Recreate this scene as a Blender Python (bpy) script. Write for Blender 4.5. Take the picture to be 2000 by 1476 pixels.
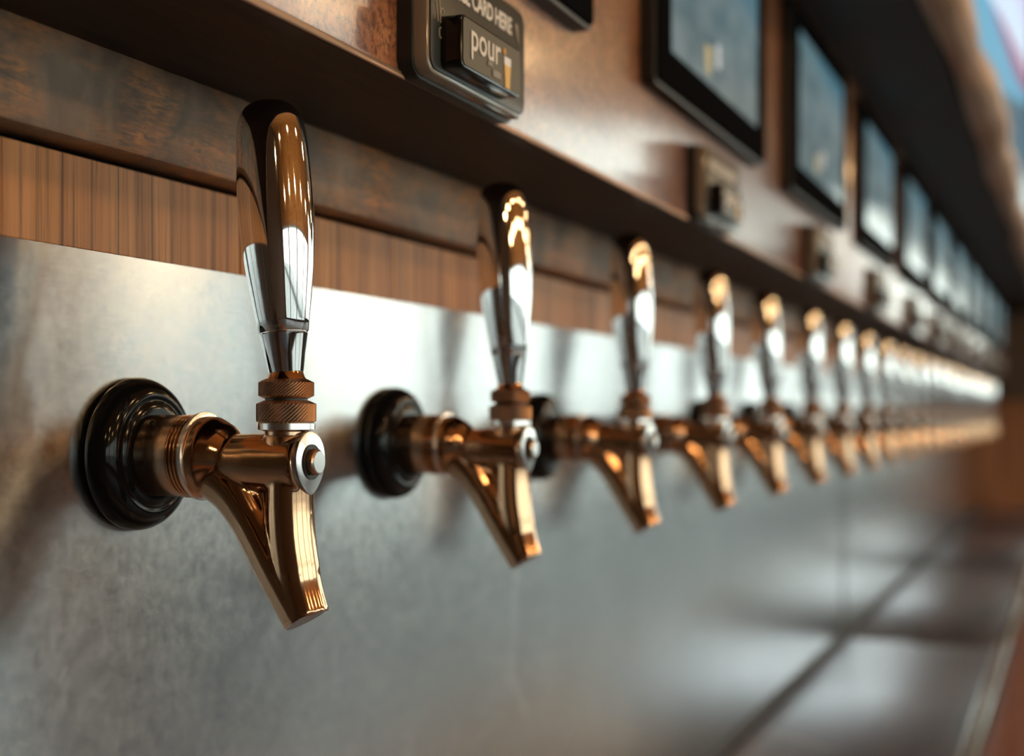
import bpy, bmesh, math, random
from mathutils import Vector, Matrix
random.seed(7)
for o in list(bpy.data.objects): bpy.data.objects.remove(o)
S = bpy.context.scene
COL = S.collection
ZC = 1.30                                   # eye height above the floor
TH = math.atan(1105/2700.0)                 # angle between the view and the tap wall

# ------------------------------------------------------------------ camera
cd = bpy.data.cameras.new('camera'); cam = bpy.data.objects.new('camera', cd); COL.objects.link(cam)
cam.location = (0, 0, ZC); cam.rotation_euler = (math.pi/2, 0, TH-math.pi/2)
cd.sensor_width = 36; cd.lens = 36*2700/2000.0
cd.shift_y = 70/2000.0
cd.clip_start = .02; cd.clip_end = 200
cd.dof.use_dof = True; cd.dof.focus_distance = .645; cd.dof.aperture_fstop = 4.6
S.camera = cam
S.view_settings.view_transform = 'Standard'; S.view_settings.look = 'None'
S.view_settings.gamma = 1; S.view_settings.use_curve_mapping = False
S.view_settings.exposure = 0.0
S.cycles.sample_clamp_indirect = 6
S.cycles.max_bounces = 8; S.cycles.diffuse_bounces = 4; S.cycles.glossy_bounces = 5
S.cycles.transmission_bounces = 4; S.cycles.transparent_max_bounces = 8
S.cycles.blur_glossy = .1

# ------------------------------------------------------------------ sky (overcast daylight) and lamps
W = bpy.data.worlds.new('sky'); S.world = W; W.use_nodes = True
bg = W.node_tree.nodes['Background']
bg.inputs[0].default_value = (.95, 1.0, .965, 1); bg.inputs[1].default_value = 4.1

def portal(name, loc, rot, sx, sy):
    l = bpy.data.lights.new(name, 'AREA'); l.shape = 'RECTANGLE'; l.size = sx; l.size_y = sy
    l.cycles.is_portal = True
    o = bpy.data.objects.new(name, l); COL.objects.link(o); o.location = loc; o.rotation_euler = rot
def bulb(x, y, z, w, r=.045, c=(1, .62, .28)):
    l = bpy.data.lights.new('pendant_bulb', 'POINT'); l.energy = w; l.color = c; l.shadow_soft_size = r
    o = bpy.data.objects.new('pendant_bulb', l); COL.objects.link(o); o.location = (x, y, ZC+z)
for x in (-1.4, -.5, .5, 1.6, 2.8, 4.2, 5.6):
    for y, z in ((-1.25, 1.05), (-2.4, .95)):
        bulb(x+.35*(y < -2), y, z, 10)

# ------------------------------------------------------------------ materials
MATS = {}
def mat(name):
    m = bpy.data.materials.new(name); m.use_nodes = True; MATS[name] = m
    nt = m.node_tree; b = nt.nodes['Principled BSDF']
    return m, nt, b
def N(nt, t, **kw):
    n = nt.nodes.new(t)
    for k, v in kw.items():
        if k in n.inputs: n.inputs[k].default_value = v
        else: setattr(n, k, v)
    return n
def simple(name, col, rough=.5, metal=0, **kw):
    m, nt, b = mat(name)
    b.inputs['Base Color'].default_value = (*col, 1); b.inputs['Roughness'].default_value = rough
    b.inputs['Metallic'].default_value = metal
    for k, v in kw.items(): b.inputs[k.replace('_', ' ')].default_value = v
    return m
def emit(name, col, st):
    m, nt, b = mat(name)
    b.inputs['Base Color'].default_value = (.01, .01, .01, 1); b.inputs['Roughness'].default_value = .25
    b.inputs['Emission Color'].default_value = (*col, 1); b.inputs['Emission Strength'].default_value = st
    return m
def coords(nt, scale, obj=True, rot=(0, 0, 0)):
    tc = N(nt, 'ShaderNodeTexCoord'); mp = N(nt, 'ShaderNodeMapping')
    mp.inputs['Scale'].default_value = scale; mp.inputs['Rotation'].default_value = rot
    nt.links.new(tc.outputs['Object'], mp.inputs['Vector']); return mp.outputs[0]
def ramp(nt, fac, stops):
    r = N(nt, 'ShaderNodeValToRGB'); e = r.color_ramp.elements
    while len(e) < len(stops): e.new(.5)
    for i, (p, c) in enumerate(stops): e[i].position = p; e[i].color = (*c, 1)
    nt.links.new(fac, r.inputs[0]); return r.outputs[0]
def mixc(nt, fac, a, b, mode='MIX'):
    n = N(nt, 'ShaderNodeMix', data_type='RGBA', blend_type=mode)
    for s, v in ((0, fac), (6, a), (7, b)):
        if isinstance(v, (int, float)): n.inputs[s].default_value = v
        elif isinstance(v, tuple): n.inputs[s].default_value = (*v, 1)
        else: nt.links.new(v, n.inputs[s])
    return n.outputs[2]
def noise(nt, vec, scale, detail=4, rough=.55, dist=0):
    n = N(nt, 'ShaderNodeTexNoise'); n.inputs['Scale'].default_value = scale; n.inputs['Detail'].default_value = detail
    n.inputs['Roughness'].default_value = rough; n.inputs['Distortion'].default_value = dist
    nt.links.new(vec, n.inputs['Vector']); return n.outputs[0]
def bump(nt, b, h, strength, dist=.001):
    n = N(nt, 'ShaderNodeBump'); n.inputs['Strength'].default_value = strength; n.inputs['Distance'].default_value = dist
    nt.links.new(h, n.inputs['Height']); nt.links.new(n.outputs[0], b.inputs['Normal'])

def brushed_steel(name, base=(.565, .60, .63), tangent=(0, 0, 1), rough=.215, aniso=.84):
    m, nt, b = mat(name)
    v = coords(nt, (1, 1, 1))
    big = noise(nt, v, 9, 4, .6)
    mott = noise(nt, v, 140, 3, .7)
    fine = noise(nt, coords(nt, (60, 60, 1400)), 1.0, 3, .7)
    c = ramp(nt, big, [(.3, tuple(x*.93 for x in base)), (.7, tuple(min(1, x*1.06) for x in base))])
    c = mixc(nt, .16, c, ramp(nt, mott, [(.3, (.25, .25, .25)), (.75, (.95, .95, .95))]), 'OVERLAY')
    c = mixc(nt, .10, c, ramp(nt, fine, [(.3, (.2, .2, .2)), (.7, (.9, .9, .9))]), 'OVERLAY')
    # a few long shallow scratches
    vor = N(nt, 'ShaderNodeTexVoronoi', feature='DISTANCE_TO_EDGE'); vor.inputs['Scale'].default_value = 2.1
    nt.links.new(coords(nt, (1.0, 1.0, 1.6), rot=(0, .6, 0)), vor.inputs['Vector'])
    sc = ramp(nt, vor.outputs['Distance'], [(.0, (1, 1, 1)), (.006, (0, 0, 0))])
    brk = ramp(nt, noise(nt, v, 5, 2), [(.5, (0, 0, 0)), (.62, (1, 1, 1))])
    sc = mixc(nt, 1.0, sc, brk, 'MULTIPLY')
    c = mixc(nt, sc, c, (.8, .81, .82))
    nt.links.new(c, b.inputs['Base Color'])
    b.inputs['Metallic'].default_value = 1
    r = ramp(nt, mott, [(.2, (rough-.03,)*3), (.8, (rough+.04,)*3)])
    nt.links.new(r, b.inputs['Roughness'])
    b.inputs['Anisotropic'].default_value = aniso
    t = N(nt, 'ShaderNodeCombineXYZ')
    for i in range(3): t.inputs[i].default_value = tangent[i]
    nt.links.new(t.outputs[0], b.inputs['Tangent'])
    bump(nt, b, mixc(nt, .5, mott, fine), .05, .0004)
    return m
STEEL = brushed_steel('brushed_steel')
TRAY = brushed_steel('tray_steel', (.29, .29, .37), (0, 1, 0), .32, .5)

def burl(name, cols, speck, rough=.32, scale=1.0, coat=.3, grain=(40, 40, 160)):
    m, nt, b = mat(name)
    v = coords(nt, (1, 1, 1))
    big = noise(nt, v, 7*scale, 5, .62, 1.4)
    mid = noise(nt, v, 26*scale, 4, .65, 2.0)
    hair = noise(nt, coords(nt, grain), 4.0*scale, 4, .7)
    c = ramp(nt, big, [(.32, cols[0]), (.52, cols[1]), (.70, cols[2])])
    c = mixc(nt, .55, c, ramp(nt, mid, [(.32, cols[0]), (.5, cols[1]), (.68, cols[2])]))
    c = mixc(nt, ramp(nt, hair, [(.40, (.75, .75, .75)), (.56, (0, 0, 0))]), c, speck)
    kn = N(nt, 'ShaderNodeTexVoronoi'); kn.inputs['Scale'].default_value = 9*scale
    nt.links.new(coords(nt, (1, 1, .6)), kn.inputs['Vector'])
    c = mixc(nt, ramp(nt, kn.outputs['Distance'], [(.05, (.85, .85, .85)), (.14, (0, 0, 0))]), c, tuple(x*.5 for x in speck))
    nt.links.new(c, b.inputs['Base Color'])
    b.inputs['Roughness'].default_value = rough; b.inputs['Coat Weight'].default_value = coat; b.inputs['Coat Roughness'].default_value = .17
    bump(nt, b, hair, .25, .0006)
    return m
BURL_FACE = burl('varnished_burl', ((.17, .043, .012), (.44, .150, .050), (.70, .32, .145)), (.07, .018, .007), .36, 1.0, 1.0, (60, 60, 60))
def weathered():
    m, nt, b = mat('weathered_board')
    oi = N(nt, 'ShaderNodeObjectInfo'); v = coords(nt, (1, 1, 1))
    soft = noise(nt, v, 16, 3, .5, .8); patch = noise(nt, coords(nt, (1, 1, 1.7)), 11, 5, .65, .6)
    hair = noise(nt, coords(nt, (60, 60, 330)), 1.0, 5, .7, 1.0); curl = noise(nt, coords(nt, (1, 1, .6)), 30, 4, .6, 1.6)
    c = ramp(nt, soft, [(.32, (.085, .056, .040)), (.5, (.20, .132, .09)), (.68, (.33, .225, .155))])
    c = mixc(nt, ramp(nt, curl, [(.40, (.3, .3, .3)), (.55, (0, 0, 0))]), c, (.085, .056, .038))
    om = ramp(nt, patch, [(.42, (0, 0, 0)), (.62, (1, 1, 1))])
    hm = ramp(nt, hair, [(.40, (.05, .05, .05)), (.62, (1, 1, 1))])
    c = mixc(nt, mixc(nt, 1.0, om, hm, 'MULTIPLY'), c, (.58, .225, .07))
    kn = N(nt, 'ShaderNodeTexVoronoi'); kn.inputs['Scale'].default_value = 11
    nt.links.new(coords(nt, (1, 1, .55)), kn.inputs['Vector'])
    c = mixc(nt, ramp(nt, kn.outputs['Distance'], [(.06, (.8, .8, .8)), (.16, (0, 0, 0))]), c, (.04, .024, .016))
    nt.links.new(c, b.inputs['Base Color']); b.inputs['Roughness'].default_value = .55
    bump(nt, b, hair, .2, .0005); return m
BURL_BOARD = weathered()
def straight(name, stops, axis='z', rough=.42, coat=.15, sc=1.0):
    m, nt, b = mat(name)
    g = {'z': (150, 150, 5), 'x': (5, 120, 120), 'y': (120, 5, 120)}[axis]
    tc = N(nt, 'ShaderNodeTexCoord'); oi = N(nt, 'ShaderNodeObjectInfo')
    add = N(nt, 'ShaderNodeVectorMath', operation='ADD')
    nt.links.new(tc.outputs['Object'], add.inputs[0]); nt.links.new(oi.outputs['Random'], add.inputs[1])
    mp = N(nt, 'ShaderNodeMapping'); mp.inputs['Scale'].default_value = tuple(q*sc for q in g)
    nt.links.new(add.outputs[0], mp.inputs[0])
    a = noise(nt, mp.outputs[0], 1.0, 5, .6, .6)
    mp2 = N(nt, 'ShaderNodeMapping'); mp2.inputs['Scale'].default_value = tuple(q*sc*(4.2 if q > 20 else 1.8) for q in g)
    nt.links.new(add.outputs[0], mp2.inputs[0])
    h = noise(nt, mp2.outputs[0], 1.0, 5, .68, .4)
    c = ramp(nt, a, stops)
    c = mixc(nt, ramp(nt, h, [(.36, (.9, .9, .9)), (.50, (0, 0, 0))]), c, tuple(x*.32 for x in stops[0][1]))
    # each block its own tone
    tone = ramp(nt, oi.outputs['Random'], [(0, (.42, .41, .40)), (1, (.66, .64, .60))])
    c = mixc(nt, .8, c, tone, 'OVERLAY')
    nt.links.new(c, b.inputs['Base Color'])
    b.inputs['Roughness'].default_value = rough; b.inputs['Coat Weight'].default_value = coat; b.inputs['Coat Roughness'].default_value = .3
    bump(nt, b, h, .3, .0008)
    return m
OAK = straight('oak_end_blocks', [(.34, (.27, .095, .026)), (.5, (.47, .195, .060)), (.66, (.60, .285, .105))], 'z', .5, .1, .42)
DARK_WOOD = straight('espresso_stained_wood', [(.3, (.012, .006, .005)), (.55, (.024, .012, .009)), (.75, (.045, .022, .014))], 'x', .5, 0, .6)
DARK_WOOD.node_tree.nodes['Principled BSDF'].inputs['Specular IOR Level'].default_value = .2
LIVE_EDGE = straight('live_edge_pine', [(.3, (.50, .28, .16)), (.5, (.72, .47, .31)), (.72, (.82, .60, .45))], 'x', .55, 0, .35)
END_WOOD = straight('brown_panel_wood', [(.3, (.16, .06, .022)), (.5, (.25, .10, .038)), (.7, (.33, .14, .055))], 'z', .5, .1, .3)
RAIL_WOOD = straight('red_brown_rail_wood', [(.3, (.24, .065, .025)), (.5, (.34, .11, .045)), (.7, (.45, .17, .07))], 'x', .4, .2, .5)
CEIL_WOOD = straight('warm_ceiling_boards', [(.3, (.50, .24, .08)), (.5, (.64, .34, .13)), (.7, (.75, .43, .18))], 'x', .5, 0, .15)

CHROME = simple('polished_chrome', (.86, .87, .88), .045, 1)
BRONZE = simple('polished_bronze', (.60, .37, .225), .115, 1)
SATIN_BRONZE = simple('satin_bronze', (.62, .42, .29), .25, 1)
KNURL = simple('knurled_bronze', (.52, .36, .26), .32, 1)
SILVER = simple('brushed_silver', (.83, .83, .82), .24, 1)
BLACK_GLOSS = simple('black_gloss_plastic', (.006, .006, .006), .10)
FLANGE_BLACK = simple('black_flange_enamel', (.005, .005, .0055), .11, 0, Specular_IOR_Level=.2)
BEZEL = simple('black_bezel', (.007, .007, .008), .5, 0, Specular_IOR_Level=0)
BLACK = simple('black_plastic', (.010, .010, .010), .45)
SEAL = simple('dark_sealant', (.05, .05, .062), .6)
CHARCOAL = simple('charcoal_paint', (.017, .017, .019), .6)
OLIVE = simple('olive_grey_print', (.030, .032, .027), .42)
OLIVE_L = simple('olive_grey_label', (.044, .047, .039), .45)
WHITE = simple('white_print', (.80, .75, .70), .5)
GREYP = simple('grey_print', (.30, .28, .26), .5)
TAN = simple('tan_print', (.42, .33, .25), .5)
BEER = simple('amber_print', (.85, .52, .14), .5)
FOAM = simple('foam_print', (.9, .88, .92), .5)
ORANGE = simple('orange_print', (.70, .32, .04), .5)
PLASTER = simple('dark_wall_paint', (.16, .12, .09), .8)
BRICKW = simple('brown_wall_paint', (.085, .05, .032), .8)
FLOORM = simple('polished_concrete', (.115, .128, .168), .38)
WFRAME = simple('window_frame_paint', (.05, .05, .055), .5)
def acrylic():
    m, nt, b = mat('amber_clear_acrylic')
    b.inputs['Base Color'].default_value = (.55, .42, .30, 1); b.inputs['Roughness'].default_value = .08
    b.inputs['Transmission Weight'].default_value = .55; b.inputs['IOR'].default_value = 1.49
    return m
ACRYL = acrylic()
def pane(name='window_glass', tint=(.97, 1, .97)):
    m, nt, b = mat(name); nt.nodes.remove(b)
    t = N(nt, 'ShaderNodeBsdfTransparent'); t.inputs[0].default_value = (*tint, 1)
    g = N(nt, 'ShaderNodeBsdfGlossy'); g.inputs['Roughness'].default_value = .02
    x = N(nt, 'ShaderNodeMixShader'); x.inputs[0].default_value = .07
    nt.links.new(t.outputs[0], x.inputs[1]); nt.links.new(g.outputs[0], x.inputs[2])
    nt.links.new(x.outputs[0], nt.nodes['Material Output'].inputs[0]); return m
PANE = pane(); DIM_PANE = pane('grey_dimming_glass', (.66, .68, .66))  # grey glass added to dim one unseen window's reflection in the steel
def screen_mat(name, lo, hi, st):
    m, nt, b = mat(name)
    tc = N(nt, 'ShaderNodeTexCoord'); sp = N(nt, 'ShaderNodeSeparateXYZ'); nt.links.new(tc.outputs['Object'], sp.inputs[0])
    n = noise(nt, coords(nt, (14, 14, 22)), 1.0, 3)
    c = ramp(nt, n, [(.35, lo), (.65, hi)])
    b.inputs['Base Color'].default_value = (.02, .02, .022, 1); b.inputs['Roughness'].default_value = .12
    nt.links.new(c, b.inputs['Emission Color']); b.inputs['Emission Strength'].default_value = st
    return m
DISPLAY = screen_mat('menu_display', (.075, .15, .175), (.20, .275, .285), .75)
DISP_BLUE = emit('display_blue', (.055, .15, .20), 1.0)
DISP_TEAL = emit('display_teal', (.09, .17, .20), 1.0)
DISP_PALE = emit('display_pale', (.42, .46, .46), 1.0)
DISP_AMBER = emit('display_amber', (.42, .34, .16), 1.0)

# ------------------------------------------------------------------ mesh helpers
def link(name, bm, m, parent=None, smooth=None, flat_axis=False):
    me = bpy.data.meshes.new(name); bmesh.ops.recalc_face_normals(bm, faces=bm.faces[:])
    bm.to_mesh(me); bm.free()
    return link_me(name, me, m, parent, smooth, flat_axis)
def link_me(name, me, m, parent=None, smooth=None, flat_axis=False):
    if m: me.materials.clear(); me.materials.append(m)
    if smooth is not None:
        for p in me.polygons: p.use_smooth = len(p.vertices) <= 4 and not (flat_axis and max(abs(q) for q in p.normal) > .9999)
        me.set_sharp_from_angle(angle=math.radians(smooth))
    o = bpy.data.objects.new(name, me); COL.objects.link(o)
    if parent: o.parent = parent
    return o
def box_bm(x0, x1, y0, y1, z0, z1, bev=0, seg=2, bm=None):
    b = bmesh.new()
    r = bmesh.ops.create_cube(b, size=1)
    for v in b.verts:
        v.co = Vector(((x0+x1)/2+v.co.x*(x1-x0), (y0+y1)/2+v.co.y*(y1-y0), (z0+z1)/2+v.co.z*(z1-z0)))
    if bev: bmesh.ops.bevel(b, geom=b.edges[:], offset=bev, segments=seg, affect='EDGES', profile=.5)
    if bm is None: return b
    me = bpy.data.meshes.new('tmp'); b.to_mesh(me); b.free(); bm.from_mesh(me); bpy.data.meshes.remove(me)
    return bm
def box(name, x0, x1, y0, y1, z0, z1, m, parent=None, bev=0, seg=2):
    """a box whose mesh sits round its own centre, so that object textures differ from piece to piece"""
    cx, cy, cz = (x0+x1)/2, (y0+y1)/2, (z0+z1)/2
    b = box_bm(x0-cx, x1-cx, y0-cy, y1-cy, z0-cz, z1-cz, bev, seg)
    o = link(name, b, m, parent, 35 if bev else None, True); o.location = (cx, cy, cz); return o
def lathe(prof, axis='z', seg=48, c=(0, 0, 0), bm=None, cap=True):
    """prof: list of (t, r) along the axis; axis 'z' up or 'p' outwards (world -y)"""
    bm = bm or bmesh.new(); rings = []
    for t, r in prof:
        ring = []
        for i in range(seg):
            a = 2*math.pi*i/seg; u, w = r*math.cos(a), r*math.sin(a)
            co = (u, w, t) if axis == 'z' else (u, -t, w)
            ring.append(bm.verts.new(Vector(co)+Vector(c)))
        rings.append(ring)
    for a, b in zip(rings, rings[1:]):
        for i in range(seg):
            j = (i+1) % seg; bm.faces.new((a[i], a[j], b[j], b[i]))
    if cap:
        bm.faces.new(rings[0][::-1]); bm.faces.new(rings[-1])
    return bm
def tube(pts, rad, seg=20, bm=None, cap=True):
    bm = bm or bmesh.new(); pts = [Vector(p) for p in pts]; rings = []
    up = Vector((1, 0, 0))
    for i, p in enumerate(pts):
        d = (pts[min(i+1, len(pts)-1)]-pts[max(i-1, 0)]).normalized()
        ref = up if abs(d.dot(up)) < .9 else Vector((0, 0, 1))
        u = (ref-d*ref.dot(d)).normalized(); w = d.cross(u)
        r = rad[i] if isinstance(rad, (list, tuple)) else rad
        rx, rw = r if isinstance(r, tuple) else (r, r)
        rings.append([bm.verts.new(p+u*rx*math.cos(2*math.pi*k/seg)+w*rw*math.sin(2*math.pi*k/seg)) for k in range(seg)])
    for a, b in zip(rings, rings[1:]):
        for i in range(seg):
            j = (i+1) % seg; bm.faces.new((a[i], a[j], b[j], b[i]))
    if cap: bm.faces.new(rings[0][::-1]); bm.faces.new(rings[-1])
    return bm
def rrect(w, h, r, seg=5):
    pts = []
    for cx, cz, a0 in ((w-r, h-r, 0), (r, h-r, 90), (r, r, 180), (w-r, r, 270)):
        for k in range(seg+1):
            a = math.radians(a0+90*k/seg); pts.append((cx+r*math.cos(a), cz+r*math.sin(a)))
    return pts
def prism(outline, p0, p1, bev=0, off=(0, 0), bm=None):
    """outline in (x, z), pushed out from the wall from p0 to p1 (world -y)"""
    bm = bm or bmesh.new()
    a = [bm.verts.new((x+off[0], -p0, z+off[1])) for x, z in outline]
    b = [bm.verts.new((x+off[0], -p1, z+off[1])) for x, z in outline]
    n = len(a)
    for i in range(n):
        j = (i+1) % n; bm.faces.new((a[i], a[j], b[j], b[i]))
    bm.faces.new(a[::-1]); f = bm.faces.new(b)
    if bev:
        bmesh.ops.recalc_face_normals(bm, faces=bm.faces[:])
        bmesh.ops.bevel(bm, geom=list(f.edges), offset=bev, segments=2, affect='EDGES', profile=.5)
    return bm
def empty(name, loc, label, cat, group=None, rz=0):
    o = bpy.data.objects.new(name, None); COL.objects.link(o); o.location = loc; o.rotation_euler.z = rz
    o.empty_display_size = .05
    o['label'] = label; o['category'] = cat
    if group: o['group'] = group
    return o
def struct(o): o['kind'] = 'structure'; return o
def sroot(name, loc=(0, 0, 0)):
    o = bpy.data.objects.new(name, None); COL.objects.link(o); o.location = loc; o['kind'] = 'structure'; return o
def copy_tree(o, parent=None):
    c = o.copy(); COL.objects.link(c)
    if parent: c.parent = parent; c.matrix_parent_inverse = o.matrix_parent_inverse.copy()
    for ch in list(o.children): copy_tree(ch, c)
    return c
def text_mesh(s, size, m, name, parent, loc, xscale=1.0, bold=0.0, space=1.0, depth=.0003):
    cu = bpy.data.curves.new(name, 'FONT'); cu.body = s; cu.size = size; cu.extrude = depth; cu.offset = bold
    cu.space_character = space; cu.resolution_u = 3
    t = bpy.data.objects.new('tmp', cu); COL.objects.link(t); bpy.context.view_layer.update()
    me = bpy.data.meshes.new_from_object(t.evaluated_get(bpy.context.evaluated_depsgraph_get()))
    bpy.data.objects.remove(t); bpy.data.curves.remove(cu)
    xs = [v.co.x for v in me.vertices]; x0 = min(xs)
    for v in me.vertices:
        x, y, z = v.co; v.co = ((x-x0)*xscale, -z, y)
    me.name = name
    o = link_me(name, me, m, parent); o.location = loc
    return o

YW = .4267          # steel face
YF = .3134          # face of the upper wood wall
XE = 6.90           # the brown panel that ends the row
Z = lambda z: ZC+z

# ------------------------------------------------------------------ the room shell
XL, XR, YO, ZT = -4.0, 16.0, -4.2, ZC+3.3
fl = struct(box('floor', XL, XR, YO, YW+.3, -.1, 0, FLOORM))
ce = struct(box('ceiling', XL, XR, YO, YW+.3, ZT, ZT+.1, CEIL_WOOD))
struct(box('wall_left', XL-.12, XL, YO, YW+.3, 0, ZT, BRICKW))
def window_wall(name, axis, a0, a1, face, thick, wins, m):
    """a wall along x (axis 'x') or y with window openings (a0, a1), each a window_<n> with frame, bars and panes"""
    root = sroot(name)
    def seg(nm, u0, u1, z0, z1, m):
        if u1-u0 < .01 or z1-z0 < .01: return
        if axis == 'x': box(nm, u0, u1, face-thick, face, z0, z1, m, root)
        else: box(nm, face, face+thick, u0, u1, z0, z1, m, root)
    u = a0
    for w0, w1, sl, hd in wins:
        seg('pier', u, w0, 0, ZT, m); seg('upper_wall', w0, w1, hd, ZT, m); seg('lower_wall', w0, w1, 0, sl, CHARCOAL); u = w1
    seg('pier', u, a1, 0, ZT, m)
WIN = [0]
def window(axis, w0, w1, face, sill, head, glass=None):
    glass = glass or PANE
    WIN[0] += 1
    r = sroot('window_%d' % WIN[0])
    def bar(nm, u0, u1, z0, z1, mm, d0, d1):
        if axis == 'x': return box(nm, u0, u1, face-d1, face-d0, z0, z1, mm, r)
        return box(nm, face+d0, face+d1, u0, u1, z0, z1, mm, r)
    t = .05
    bar('frame_bar', w0, w0+t, sill, head, WFRAME, .02, .10); bar('frame_bar', w1-t, w1, sill, head, WFRAME, .02, .10)
    bar('frame_bar', w0+t, w1-t, sill, sill+t, WFRAME, .02, .10); bar('frame_bar', w0+t, w1-t, head-t, head, WFRAME, .02, .10)
    mid = (w0+w1)/2; nb = 2 if w0 > 6 else 4
    for k in range(nb):
        u0, u1 = w0+t+(w1-w0-2*t)*k/nb, w0+t+(w1-w0-2*t)*(k+1)/nb
        if k: bar('mullion', u0-.02, u0+.02, sill+t, head-t, WFRAME, .03, .09)
        bar('pane', u0+.02*(k > 0), u1-.02*(k < nb-1), sill+t, head-t, glass, .055, .061)
    if sill < .5:
        bar('kick_panel', w0+t, w1-t, sill+t, .45, WFRAME, .04, .08); bar('crossbar', w0+t, w1-t, 1.02, 1.08, WFRAME, .03, .09)
    if axis == 'x': portal('daylight_portal', (mid, face-.11, (sill+head)/2), (math.pi/2, 0, math.pi), w1-w0, head-sill)
    else: portal('daylight_portal', (face+.11, mid, (sill+head)/2), (math.pi/2, 0, math.pi/2), w1-w0, head-sill)
SILL, HEAD, TALL, HIGH = Z(-.30), Z(.85), Z(1.7), Z(2.6)
LOW = .08
fw = [(-3.7, -1.6, LOW, HEAD), (-1.45, .7, LOW, HEAD), (.85, 3.0, LOW, HEAD), (3.15, 5.55, LOW, HEAD), (6.3, 8.2, SILL, TALL), (8.35, 10.65, SILL, TALL), (11.15, 13.35, SILL, TALL), (13.55, 15.8, SILL, TALL)]
window_wall('wall_front', 'x', XL, XR, YO, .12, fw, CEIL_WOOD)
for a, b, l, h in fw: window('x', a, b, YO, l, h, DIM_PANE if a == 6.3 else None)
ew = [(-3.9, -2.2, SILL, Z(2.1)), (-2.1, -.5, SILL, HIGH)]
window_wall('wall_right', 'y', YO, YW+.3, XR, .12, ew, PLASTER)
for a, b, l, h in ew: window('y', a, b, XR, l, h)

struct(box('ground_outside', -40, 80, -60, YO-.13, -.1, -.02, simple('grey_paving', (.24, .25, .26), .85)))

# ------------------------------------------------------------------ the tap wall
wb = sroot('wall_back')
box('wall_core', XL, XR, YW+.012, YW+.3, 0, ZT, CHARCOAL, wb)
edges = [-2.114, .326, 2.766, 5.206, XE]
for a, b in zip(edges, edges[1:]):
    p = box('steel_panel', a+.003, b-.003, YW, YW+.008, Z(-.44), Z(.0763), STEEL, wb)
for a in edges[1:-1]: box('joint_strip', a-.006, a+.006, YW-.0012, YW+.010, Z(-.44), Z(.0763), SEAL, wb)
box('sealant_strip', -2.1, XE, YW-.006, YW+.004, Z(-.441), Z(-.429), SEAL, wb)
# short oak blocks with upright grain
x = .4667-.183*9
while x < XE:
    dp = random.uniform(-.0008, .0008)
    box('oak_block', x+.0005, min(x+.1825, XE), YW+.0015+dp, YW+.012, Z(.0764), Z(.1195), OAK, wb, .0006, 1)
    x += .183
# weathered boards that stand proud above the oak
x = -1.6
while x < XE:
    box('weathered_board', x, min(x+1.498, XE), YW-.014, YW+.012, Z(.1225), Z(.1695), BURL_BOARD, wb, .003, 2)
    x += 1.5

# the boxed beam and the varnished wood wall above the taps
bw = sroot('trim_1')
box('beam_underside', -2.2, XE, YF+.0012, YW+.012, Z(.1680), Z(.1705), DARK_WOOD, bw)
x = -2.2+.06
for x0, x1 in ((-2.2, 1.9), (1.9, 4.3), (4.3, XE)):
    box('face_board', x0, x1, YF, YF+.018, Z(.1705), Z(.515), BURL_FACE, bw, .0022, 2)
box('edge_catch_light', -2.2, XE, YF-.0010, YF+.0012, Z(.1680), Z(.1712), LIVE_EDGE, bw, .0006, 2)  # pale strip standing in for the catch light on the bevelled edge
sf = sroot('ceiling_soffit')
box('soffit_board', -2.2, XE, .172, YF+.02, Z(.50), Z(.53), CHARCOAL, sf)
box('bulkhead', -2.2, XE, .15, YF+.03, Z(.53), ZT, CHARCOAL, sf)
# live-edge board along the soffit
def live_edge():
    bm = bmesh.new(); rings = []; n = 150; rnd = random.Random(3)
    ph = [rnd.uniform(0, 6.28) for _ in range(8)]
    for i in range(n+1):
        x = -2.2+(XE+2.2)*i/n
        w = lambda k, a, f: a*math.sin(f*x+ph[k])
        inn = .172+w(0, .004, 4.1)+w(1, .003, 9.7)
        out = .118+w(2, .005, 3.3)+w(3, .004, 8.1)+w(4, .0025, 17)
        lo = Z(.492)+w(5, .003, 5.2)+w(6, .002, 13)
        sec = [(inn, Z(.50)), (inn-.006, lo+.001), ((inn+out)/2, lo-.002), (out+.006, lo+.006), (out, lo+.016), (out+.004, Z(.528)), (inn, Z(.53))]
        rings.append([bm.verts.new((x, a, b)) for a, b in sec])
    for a, b in zip(rings, rings[1:]):
        for k in range(len(a)):
            j = (k+1) % len(a); bm.faces.new((a[k], a[j], b[j], b[k]))
    bm.faces.new(rings[0]); bm.faces.new(rings[-1][::-1])
    return link('trim_2', bm, LIVE_EDGE, None, 50)
struct(live_edge())

# the brown panel that closes the row
en = sroot('wall_end')
box('lower_panel', XE, XE+.04, .02, YW+.05, 0, Z(.06), END_WOOD, en, .003)
box('upper_panel', XE+.004, XE+.04, .06, YW+.05, Z(.06), ZT, simple('dark_brown_paint', (.055, .038, .028), .6), en)

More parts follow.
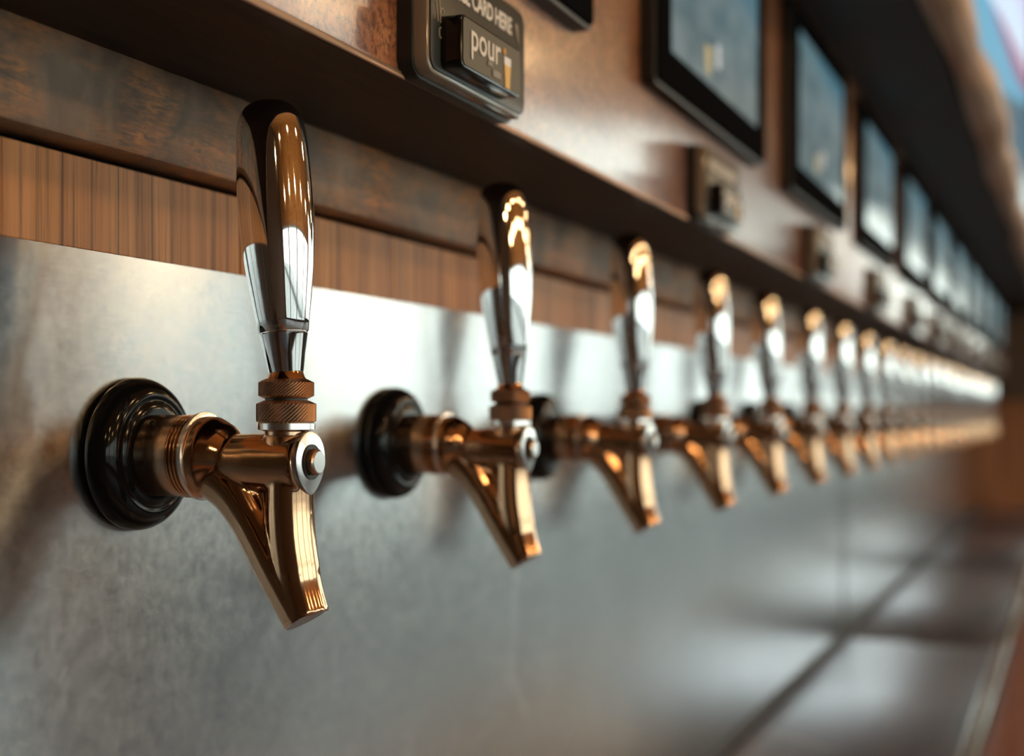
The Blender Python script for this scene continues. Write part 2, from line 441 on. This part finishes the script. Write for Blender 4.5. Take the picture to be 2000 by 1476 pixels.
# ------------------------------------------------------------------ bar front and drip trays
ba = empty('bar_counter', (0, 0, 0), 'red-brown wooden bar rail running along the front of the steel drip trays', 'counter')
box('rail', -2.2, XE-.001, .030, .112, Z(-.475), Z(-.430), RAIL_WOOD, ba, .006)
box('front_panel', -2.2, XE-.001, .075, .10, .0, Z(-.475), END_WOOD, ba)
box('tray_bed', -2.2, XE-.001, .113, YW+.004, Z(-.50), Z(-.456), CHARCOAL, ba)
ty = [-1.35, .02, 1.39, 2.762, 4.132, 5.502, XE-.002]
tl = ['steel drip tray below the first tap, at the bottom edge of the picture', 'steel drip tray nearest in view, below the left end of the dark wall joint',
      'second steel drip tray from the camera, ending at the upright steel seam', 'third steel drip tray, just beyond the upright seam in the steel wall',
      'fourth steel drip tray, between the second dark band and the end panel', 'last steel drip tray, touching the brown end panel']
for i, (a, b) in enumerate(zip(ty, ty[1:])):
    t = empty('drip_tray', ((a+b)/2, .28, Z(-.455)), tl[i], 'drip tray', 'steel drip trays under the taps')
    L = (b-a)/2-.012
    box('pan', -L, L, -.136, .138, 0, .015, TRAY, t, .002)
    box('front_lip', -L-.008, L+.008, -.163, -.139, 0, .026, SILVER, t, .004)
    box('end_seal', L, L+.022, -.136, .138, 0, .014, TRAY, t)
    box('dark_strip', L-.006, L+.016, -.118, .010, .0135, .0158, SEAL, t, .0008)  # flat dark strip across the tray near its far end

# ------------------------------------------------------------------ beer tap
def union_mesh(bm, voxel, it=5):
    me = bpy.data.meshes.new('u'); bmesh.ops.recalc_face_normals(bm, faces=bm.faces[:]); bm.to_mesh(me); bm.free()
    o = bpy.data.objects.new('u', me); COL.objects.link(o)
    r = o.modifiers.new('r', 'REMESH'); r.mode = 'VOXEL'; r.voxel_size = voxel
    s = o.modifiers.new('s', 'SMOOTH'); s.factor = .5; s.iterations = it
    bpy.context.view_layer.update()
    out = bpy.data.meshes.new_from_object(o.evaluated_get(bpy.context.evaluated_depsgraph_get()))
    bpy.data.objects.remove(o); bpy.data.meshes.remove(me)
    return out
def P(p, z, x=0): return (x, -p, z)
def bez(pts, n):
    out = []
    m = len(pts)-1
    for i in range(n+1):
        t = i/n*m; k = min(int(t), m-1); f = t-k
        q = [Vector(pts[max(0, min(m, k+d))]) for d in (-1, 0, 1, 2)]
        out.append(.5*((2*q[1])+(-q[0]+q[2])*f+(2*q[0]-5*q[1]+4*q[2]-q[3])*f*f+(-q[0]+3*q[1]-3*q[2]+q[3])*f**3))
    return out
def knurl(z0, z1, r, seg=88, rows=9):
    bm = bmesh.new(); rings = []
    prof = [(z0-.0012, r-.0022)]+[(z0+(z1-z0)*i/rows, None) for i in range(rows+1)]+[(z1+.0016, r-.0030)]
    for k, (z, rr) in enumerate(prof):
        ring = []
        for i in range(seg):
            a = 2*math.pi*i/seg
            q = rr if rr else r+(.00028 if (i+k) % 2 else -.00018)
            ring.append(bm.verts.new((q*math.cos(a), q*math.sin(a), z)))
        rings.append(ring)
    for a, b in zip(rings, rings[1:]):
        for i in range(seg):
            j = (i+1) % seg; bm.faces.new((a[i], a[j], b[j], b[i]))
    bm.faces.new(rings[0][::-1]); bm.faces.new(rings[-1])
    return bm
PH, ZX = .0862, -.0195      # handle axis distance from the wall, height of the shank axis
def make_tap():
    root = empty('beer_tap', (0, 0, 0), '', 'beer tap', 'beer taps along the steel wall')
    # black wall flange
    fp = [(0, .0366), (.0012, .0372), (.0034, .0373), (.0060, .0368), (.0086, .0357), (.0107, .0341), (.0123, .0320), (.0132, .0297), (.0135, .0278),
          (.0132, .0270), (.0130, .0262), (.0134, .0254), (.0142, .0240), (.0146, .0222), (.0147, .0203), (.0147, .0185)]
    link('flange', lathe(fp, 'p', 72, (0, 0, ZX)), FLANGE_BLACK, root, 60)
    # shank, rings, silver washer
    sp = [(.008, .0186), (.0140, .0192), (.0145, .0196), (.0320, .0196), (.0323, .0190)]
    sh = link('shank', lathe(sp, 'p', 64, (0, 0, ZX-.0006)), SATIN_BRONZE, root, 40)
    a = math.radians(128)
    hb = tube([(math.cos(a)*.0187, -.0195, ZX+math.sin(a)*.0187), (math.cos(a)*.0197, -.0195, ZX+math.sin(a)*.0197)], .0013, 12)
    link('spanner_hole_shade', hb, BLACK, sh)  # black dot painting the dark inside of a small hole
    rg = []
    for k in range(4):
        p0 = .0322+k*.0020
        rg += [(p0, .0188), (p0+.0004, .0199), (p0+.0013, .0199), (p0+.0017, .0188)]
    link('thread_ring', lathe(rg, 'p', 64, (0, 0, ZX-.0008)), BRONZE, root, 30)
    link('washer', lathe([(.0398, .0195), (.0402, .0211), (.0420, .0211), (.0424, .0198)], 'p', 64, (0, 0, ZX-.0008)), SILVER, root, 30)
    # cast body: socket, level barrel, slanted pipe, front column, web
    bm = bmesh.new()
    tube([P(.0415, ZX-.001), P(.0470, ZX-.0012), P(.0520, ZX-.0018), P(.0580, ZX-.0032)], [.0196, .0193, .0165, .0125], 40, bm)
    tube([P(.045, -.0228), P(.070, -.0228), P(.0955, -.0228), P(.0970, -.0228)], [.0125, .0137, .0140, .0134], 40, bm)
    path = bez([P(.0430, -.0225), P(.0500, -.0280), P(.0600, -.0372), P(.0705, -.0525), P(.0817, -.0709), P(.0900, -.0838), P(.0966, -.0937)], 30)
    tube(path, [.0158-(.0158-.0112)*min(1, i/14) for i in range(31)], 36, bm)
    col = bez([P(.0880, -.0250), P(.0882, -.0450), P(.0896, -.0620), P(.0930, -.0800), P(.0972, -.0938)], 20)
    tube(col, [(.0115, .0112)]*14+[(.0112, .0108)]*7, 32, bm)
    # thin web that fills the angle between pipe and column
    w = [(-.056, -.034), (-.088, -.030), (-.092, -.078), (-.076, -.062), (-.066, -.046)]
    va = [bm.verts.new((-.0042, y, z)) for y, z in w]; vb = [bm.verts.new((.0042, y, z)) for y, z in w]
    for i in range(5):
        j = (i+1) % 5; bm.faces.new((va[i], va[j], vb[j], vb[i]))
    bm.faces.new(va[::-1]); bm.faces.new(vb)
    body = union_mesh(bm, .00085, 7)
    bo = link_me('body', body, BRONZE, root, 70)
    # spout mouth; a black disc stands in for its dark inside
    d = Vector((0, -.52, -.85)).normalized(); c0 = Vector(P(.0966, -.0937))
    mouth = tube([c0-d*.001, c0+d*.0012, c0+d*.0012, c0-d*.004], [.0112, .0112, .0104, .0100], 40, cap=False)
    link('spout_rim', mouth, BRONZE, bo, 40)
    link('spout_bore_shade', tube([c0+d*.0002, c0+d*.0010], .0103, 32), BLACK, bo)
    # silver face plate: a drop shape, with a recessed ring and a pin
    out = []
    for k in range(48):
        an = 2*math.pi*k/48; ca, sa = math.cos(an), math.sin(an)
        r = .0132
        z = r*sa if sa > 0 else r*sa*1.24
        xx = r*ca*(1 if sa > 0 else (1-.34*(-sa)**2.2))
        out.append((xx, z))
    fp_ = link('face_plate', prism(out, .0968, .0996, .0008, (0, -.0212)), SILVER, root, 40)
    link('pivot_collar', lathe([(.0996, .0082), (.1002, .0082), (.1002, .0062), (.0990, .0060)], 'p', 40, (0, 0, -.0222), cap=False), BLACK, fp_, 40)
    link('pivot_pin', lathe([(.0990, .0060), (.1030, .0060), (.1036, .0054)], 'p', 40, (0, 0, -.0222)), SATIN_BRONZE, fp_, 40)
    link('pin_face', lathe([(.10361, .0053), (.1040, .0050)], 'p', 40, (0, 0, -.0222)), SILVER, fp_, 40)
    # lever stack
    st = bpy.data.objects.new
    link('bonnet', lathe([(-.0150, .0112), (-.0108, .0108), (-.0098, .0100), (-.0082, .0100), (-.0074, .0118)], 'z', 48, (0, -PH, 0)), SATIN_BRONZE, root, 35)
    link('bonnet_band', lathe([(-.0076, .0120), (-.0072, .0134), (-.0044, .0134), (-.0040, .0128)], 'z', 56, (0, -PH, 0)), SILVER, root, 35)
    k1 = knurl(-.0034, .0046, .0136); bmesh.ops.translate(k1, verts=k1.verts, vec=(0, -PH, 0)); link('lower_collar', k1, KNURL, root)
    link('lever_neck', lathe([(.0040, .0100), (.0090, .0098)], 'z', 40, (0, -PH, 0)), BLACK, root, 35)
    k2 = knurl(.0084, .0146, .0126); bmesh.ops.translate(k2, verts=k2.verts, vec=(0, -PH, 0)); link('upper_collar', k2, KNURL, root)
    link('neck_cone', lathe([(.0150, .0104), (.0172, .0086), (.0196, .0078)], 'z', 48, (0, -PH, 0)), BRONZE, root, 35)
    # chrome handle, leaning a little towards the wall
    hp = [(0, .0075), (.0004, .0081), (.0090, .0096), (.0172, .0111), (.0180, .0113), (.0184, .0108), (.0190, .0108), (.0194, .0115)]
    hp1, hp2 = hp[:5], [(.0186, .0108)]+[(.0192, .0116), (.0245, .0124), (.0300, .0133), (.0380, .0144), (.0470, .0157), (.0560, .0167), (.0650, .0173), (.0750, .0176),
          (.0860, .0175), (.0960, .0172), (.1050, .0168), (.1120, .0162), (.1170, .0153), (.1210, .0138), (.1240, .0117), (.1260, .0090), (.1270, .0058), (.1274, .0025), (.1275, .0004)]
    hd = link('handle', lathe(hp2, 'z', 72), CHROME, root, 50)
    fe = link('ferrule', lathe(hp1+[(.0186, .0107), (.0190, .0107)], 'z', 64), CHROME, hd, 35)
    hd.location = (0, -PH, .0190); hd.rotation_euler.x = math.radians(-4.2)
    return root
proto = make_tap()
NT = 22
ords = ['first', 'second', 'third', 'fourth', 'fifth', 'sixth', 'seventh', 'eighth', 'ninth', 'tenth', 'eleventh', 'twelfth']
near = ['large sharp bronze beer tap nearest the camera, chrome handle and black wall flange',
        'second bronze beer tap, softly blurred, chrome handle below the clear-rimmed card reader',
        'third bronze beer tap in the row, blurred, flange half hidden by the second tap']
rl = random.Random(5)
for i in range(NT):
    o = proto if i == 0 else copy_tree(proto)
    o.location = (.555+.274*i, YW, ZC)
    if i < 3: o['label'] = near[i]
    elif i < 12: o['label'] = '%s bronze beer tap with chrome handle, counted from the camera end of the row' % ords[i]
    elif i < NT-1: o['label'] = '%s far blurred bronze beer tap, counted back from the brown end panel' % ords[NT-1-i]
    else: o['label'] = 'last far blurred bronze beer tap, right beside the brown end panel'
    if i > 0:
        for ch in o.children:
            if ch.name.startswith('handle') and i < 3: ch.scale.z = 1.03
            if ch.name.startswith('handle'): ch.rotation_euler.x = math.radians(-3.4+rl.uniform(-1.2, 1.2)); ch.rotation_euler.y = math.radians(rl.uniform(-.8, .8))

# ------------------------------------------------------------------ card readers on the wood wall
def make_reader():
    Wd, H = .133, .0665
    r = empty('card_reader', (0, 0, 0), '', 'card reader', 'card readers along the wood wall')
    link('back_box', prism(rrect(Wd, H, .010), 0, .0085, .0008), BLACK, r, 40)
    link('clear_cover', prism(rrect(Wd-.003, H-.003, .0095), .0085, .0160, .0020, (.0015, .0015)), ACRYL, r, 40)
    fc = link('face_plate', prism(rrect(Wd-.008, H-.008, .007), .0160, .0170, .0004, (.004, .004)), OLIVE, r, 40)
    text_mesh('PLACE CARD HERE', .0125, WHITE, 'lettering', fc, (.0215, -.0171, .0465), .86, .00035, .95)
    # arrows on both sides of the words and a drawn double curve at the left
    for x, s in ((.0145, -1), (.1140, 1)):
        link('arrow_mark', prism([(x, .054), (x+.0035, .054), (x+.0017+s*.0035, .0420)], .0171, .0174), TAN, fc)
    for dx in (0, .0045):
        pts = [(.0095+dx, .062), (.0080+dx, .050), (.0088+dx, .040), (.0120+dx*.6, .0285)]
        c = bez([(x, -.0172, z) for x, z in pts], 12)
        link('drawn_line', tube(c, .00035, 6), TAN, fc)
    for (cx, cz, a0, a1) in ((.0165, .0335, 20, 190), (.0150, .0235, 90, 320)):
        c = [(cx+.0020*math.cos(math.radians(a0+(a1-a0)*k/10)), -.0172, cz+.0026*math.sin(math.radians(a0+(a1-a0)*k/10))) for k in range(11)]
        link('drawn_line', tube(c, .0004, 6), TAN, fc)
    # raised card slot with its printed front
    x0, z0, w, h = .0150, .0060, .079, .0268
    sl = link('card_slot', prism(rrect(w, h, .004), .0150, .0285, .0008, (x0, z0)), BLACK_GLOSS, r, 40)
    link('slot_label', prism(rrect(w-.0028, h-.0028, .003), .0285, .0290, 0, (x0+.0014, z0+.0014)), OLIVE_L, sl, 40)
    text_mesh('pour', .0205, WHITE, 'lettering', sl, (.0255, -.0292, .0170), .98, .00022, 1.0)
    text_mesh('MY', .0030, GREYP, 'lettering', sl, (.0470, -.0292, .0138), 1.4, .0003)
    text_mesh('BEER', .0044, GREYP, 'lettering', sl, (.0535, -.0292, .0098), 1.1, .0003)
    link('glass_mark', prism([(.0708, .0072), (.0766, .0072), (.0780, .0195), (.0692, .0195)], .0291, .0294), BEER, sl)
    link('foam_mark', prism([(.0692, .0195), (.0780, .0195), (.0782, .0238), (.0690, .0238)], .0291, .0294), FOAM, sl)
    link('drop_mark', prism([(.0695+.0018*math.cos(k*math.pi/6), .0262+.0018*math.sin(k*math.pi/6)) for k in range(12)], .0291, .0294), ORANGE, sl)
    return r
rp = make_reader()
rlab = ['black card reader with clear rim and pour lettering, above the second tap', 'blurred card reader above the third tap, below the nearest whole menu screen',
        'third dark card reader along the wood wall, below the second whole screen']
for i in range(11):
    o = rp if i == 0 else copy_tree(rp)
    o.location = (.6143+.548*i, YF, Z(.1678))
    if i < 3: o['label'] = rlab[i]
    elif i < 8: o['label'] = '%s small blurred card reader on the wood wall, counted from the camera' % ords[i]
    else: o['label'] = ['third-last', 'second-last', 'last'][i-8]+' tiny blurred card reader on the wood wall, towards the brown end panel'

# ------------------------------------------------------------------ menu screens
def make_screen():
    Wd, H = .400, .222
    r = empty('menu_screen', (0, 0, 0), '', 'screen', 'menu screens above the taps')
    fr = bmesh.new()
    prism(rrect(Wd, H, .006), 0, .012, .001, bm=fr)  # shallow black case
    link('case', fr, BLACK, r, 40)
    link('bezel', prism(rrect(Wd-.006, H-.006, .005), .012, .0142, .0006, (.003, .003)), BEZEL, r, 40)
    d = link('display', prism(rrect(.316, .158, .001, 1), .0142, .0145, 0, (.040, .033)), DISPLAY, r)
    link('blue_slant', prism([(.150, .191), (.356, .191), (.356, .128), (.230, .150)], .0145, .0147), DISP_BLUE, d)  # slanted blue area in the display's upper right
    link('teal_slant', prism([(.040, .191), (.150, .191), (.230, .150), (.356, .128), (.356, .110), (.230, .133), (.120, .168), (.040, .178)], .0145, .0147), DISP_TEAL, d)  # slanted teal area beside the blue one
    link('glass_icon', prism([(.150, .042), (.164, .042), (.168, .066), (.146, .066)], .0145, .0147), DISP_AMBER, d)
    link('label_icon', prism(rrect(.018, .022, .004), .0145, .0147, 0, (.184, .054)), DISP_PALE, d)
    return r
sp_ = make_screen()
slab = ['dark corner of the menu screen cut off by the top edge, above the card reader', 'largest black menu screen with teal-grey display, above the third tap',
        'second whole menu screen, narrow teal display against the dark soffit']
for i in range(11):
    o = sp_ if i == 0 else copy_tree(sp_)
    o.location = (.4786+.548*i, YF, Z(.2555))
    if i < 3: o['label'] = slab[i]
    elif i < 8: o['label'] = '%s black menu screen along the wood wall, blurred, counted from the cut-off one' % ords[i]
    else: o['label'] = ['third-last', 'second-last', 'last'][i-8]+' small blurred menu screen, towards the brown end panel'

# ------------------------------------------------------------------ bright screen above the live-edge board
tv = empty('television', (1.9, .148, Z(.535)), 'bright cyan, white and magenta screen above the live-edge board, top right corner', 'screen')
TW, THh = 2.6, .75
link('case', prism(rrect(TW, THh, .01), 0, .012, .002), BLACK, tv, 40)
link('display', prism(rrect(TW-.02, THh-.02, .002, 1), .012, .0125, 0, (.01, .01)), emit('tv_cyan', (.07, .36, .56), 1.0), tv)
def area(nm, pts, m, dep): link(nm, prism(pts, dep, dep+.0004), m, tv)
c1 = [(.12, .085), (.557, .161), (.99, .235), (1.5, .315), (2.11, .41), (2.585, .48)]
area('white_shape', c1+[(2.585, .735), (.12, .735)], emit('tv_white', (.62, .78, .97), 1.0), .0127)
area('lilac_shape', [(1.1, .38), (1.6, .46), (2.585, .62), (2.585, .735), (1.1, .735)], emit('tv_lilac', (.58, .58, .86), 1.0), .0133)
area('magenta_stripe', c1[1:]+[(2.585, .43), (2.11, .345), (1.5, .262), (.99, .205)], emit('tv_magenta', (.30, .03, .15), 1.0), .0130)
area('slate_shape', [(.50, .012), (2.585, .012), (2.585, .40), (2.11, .31), (1.5, .19), (.99, .10)], emit('tv_slate', (.05, .14, .20), 1.0), .0129)
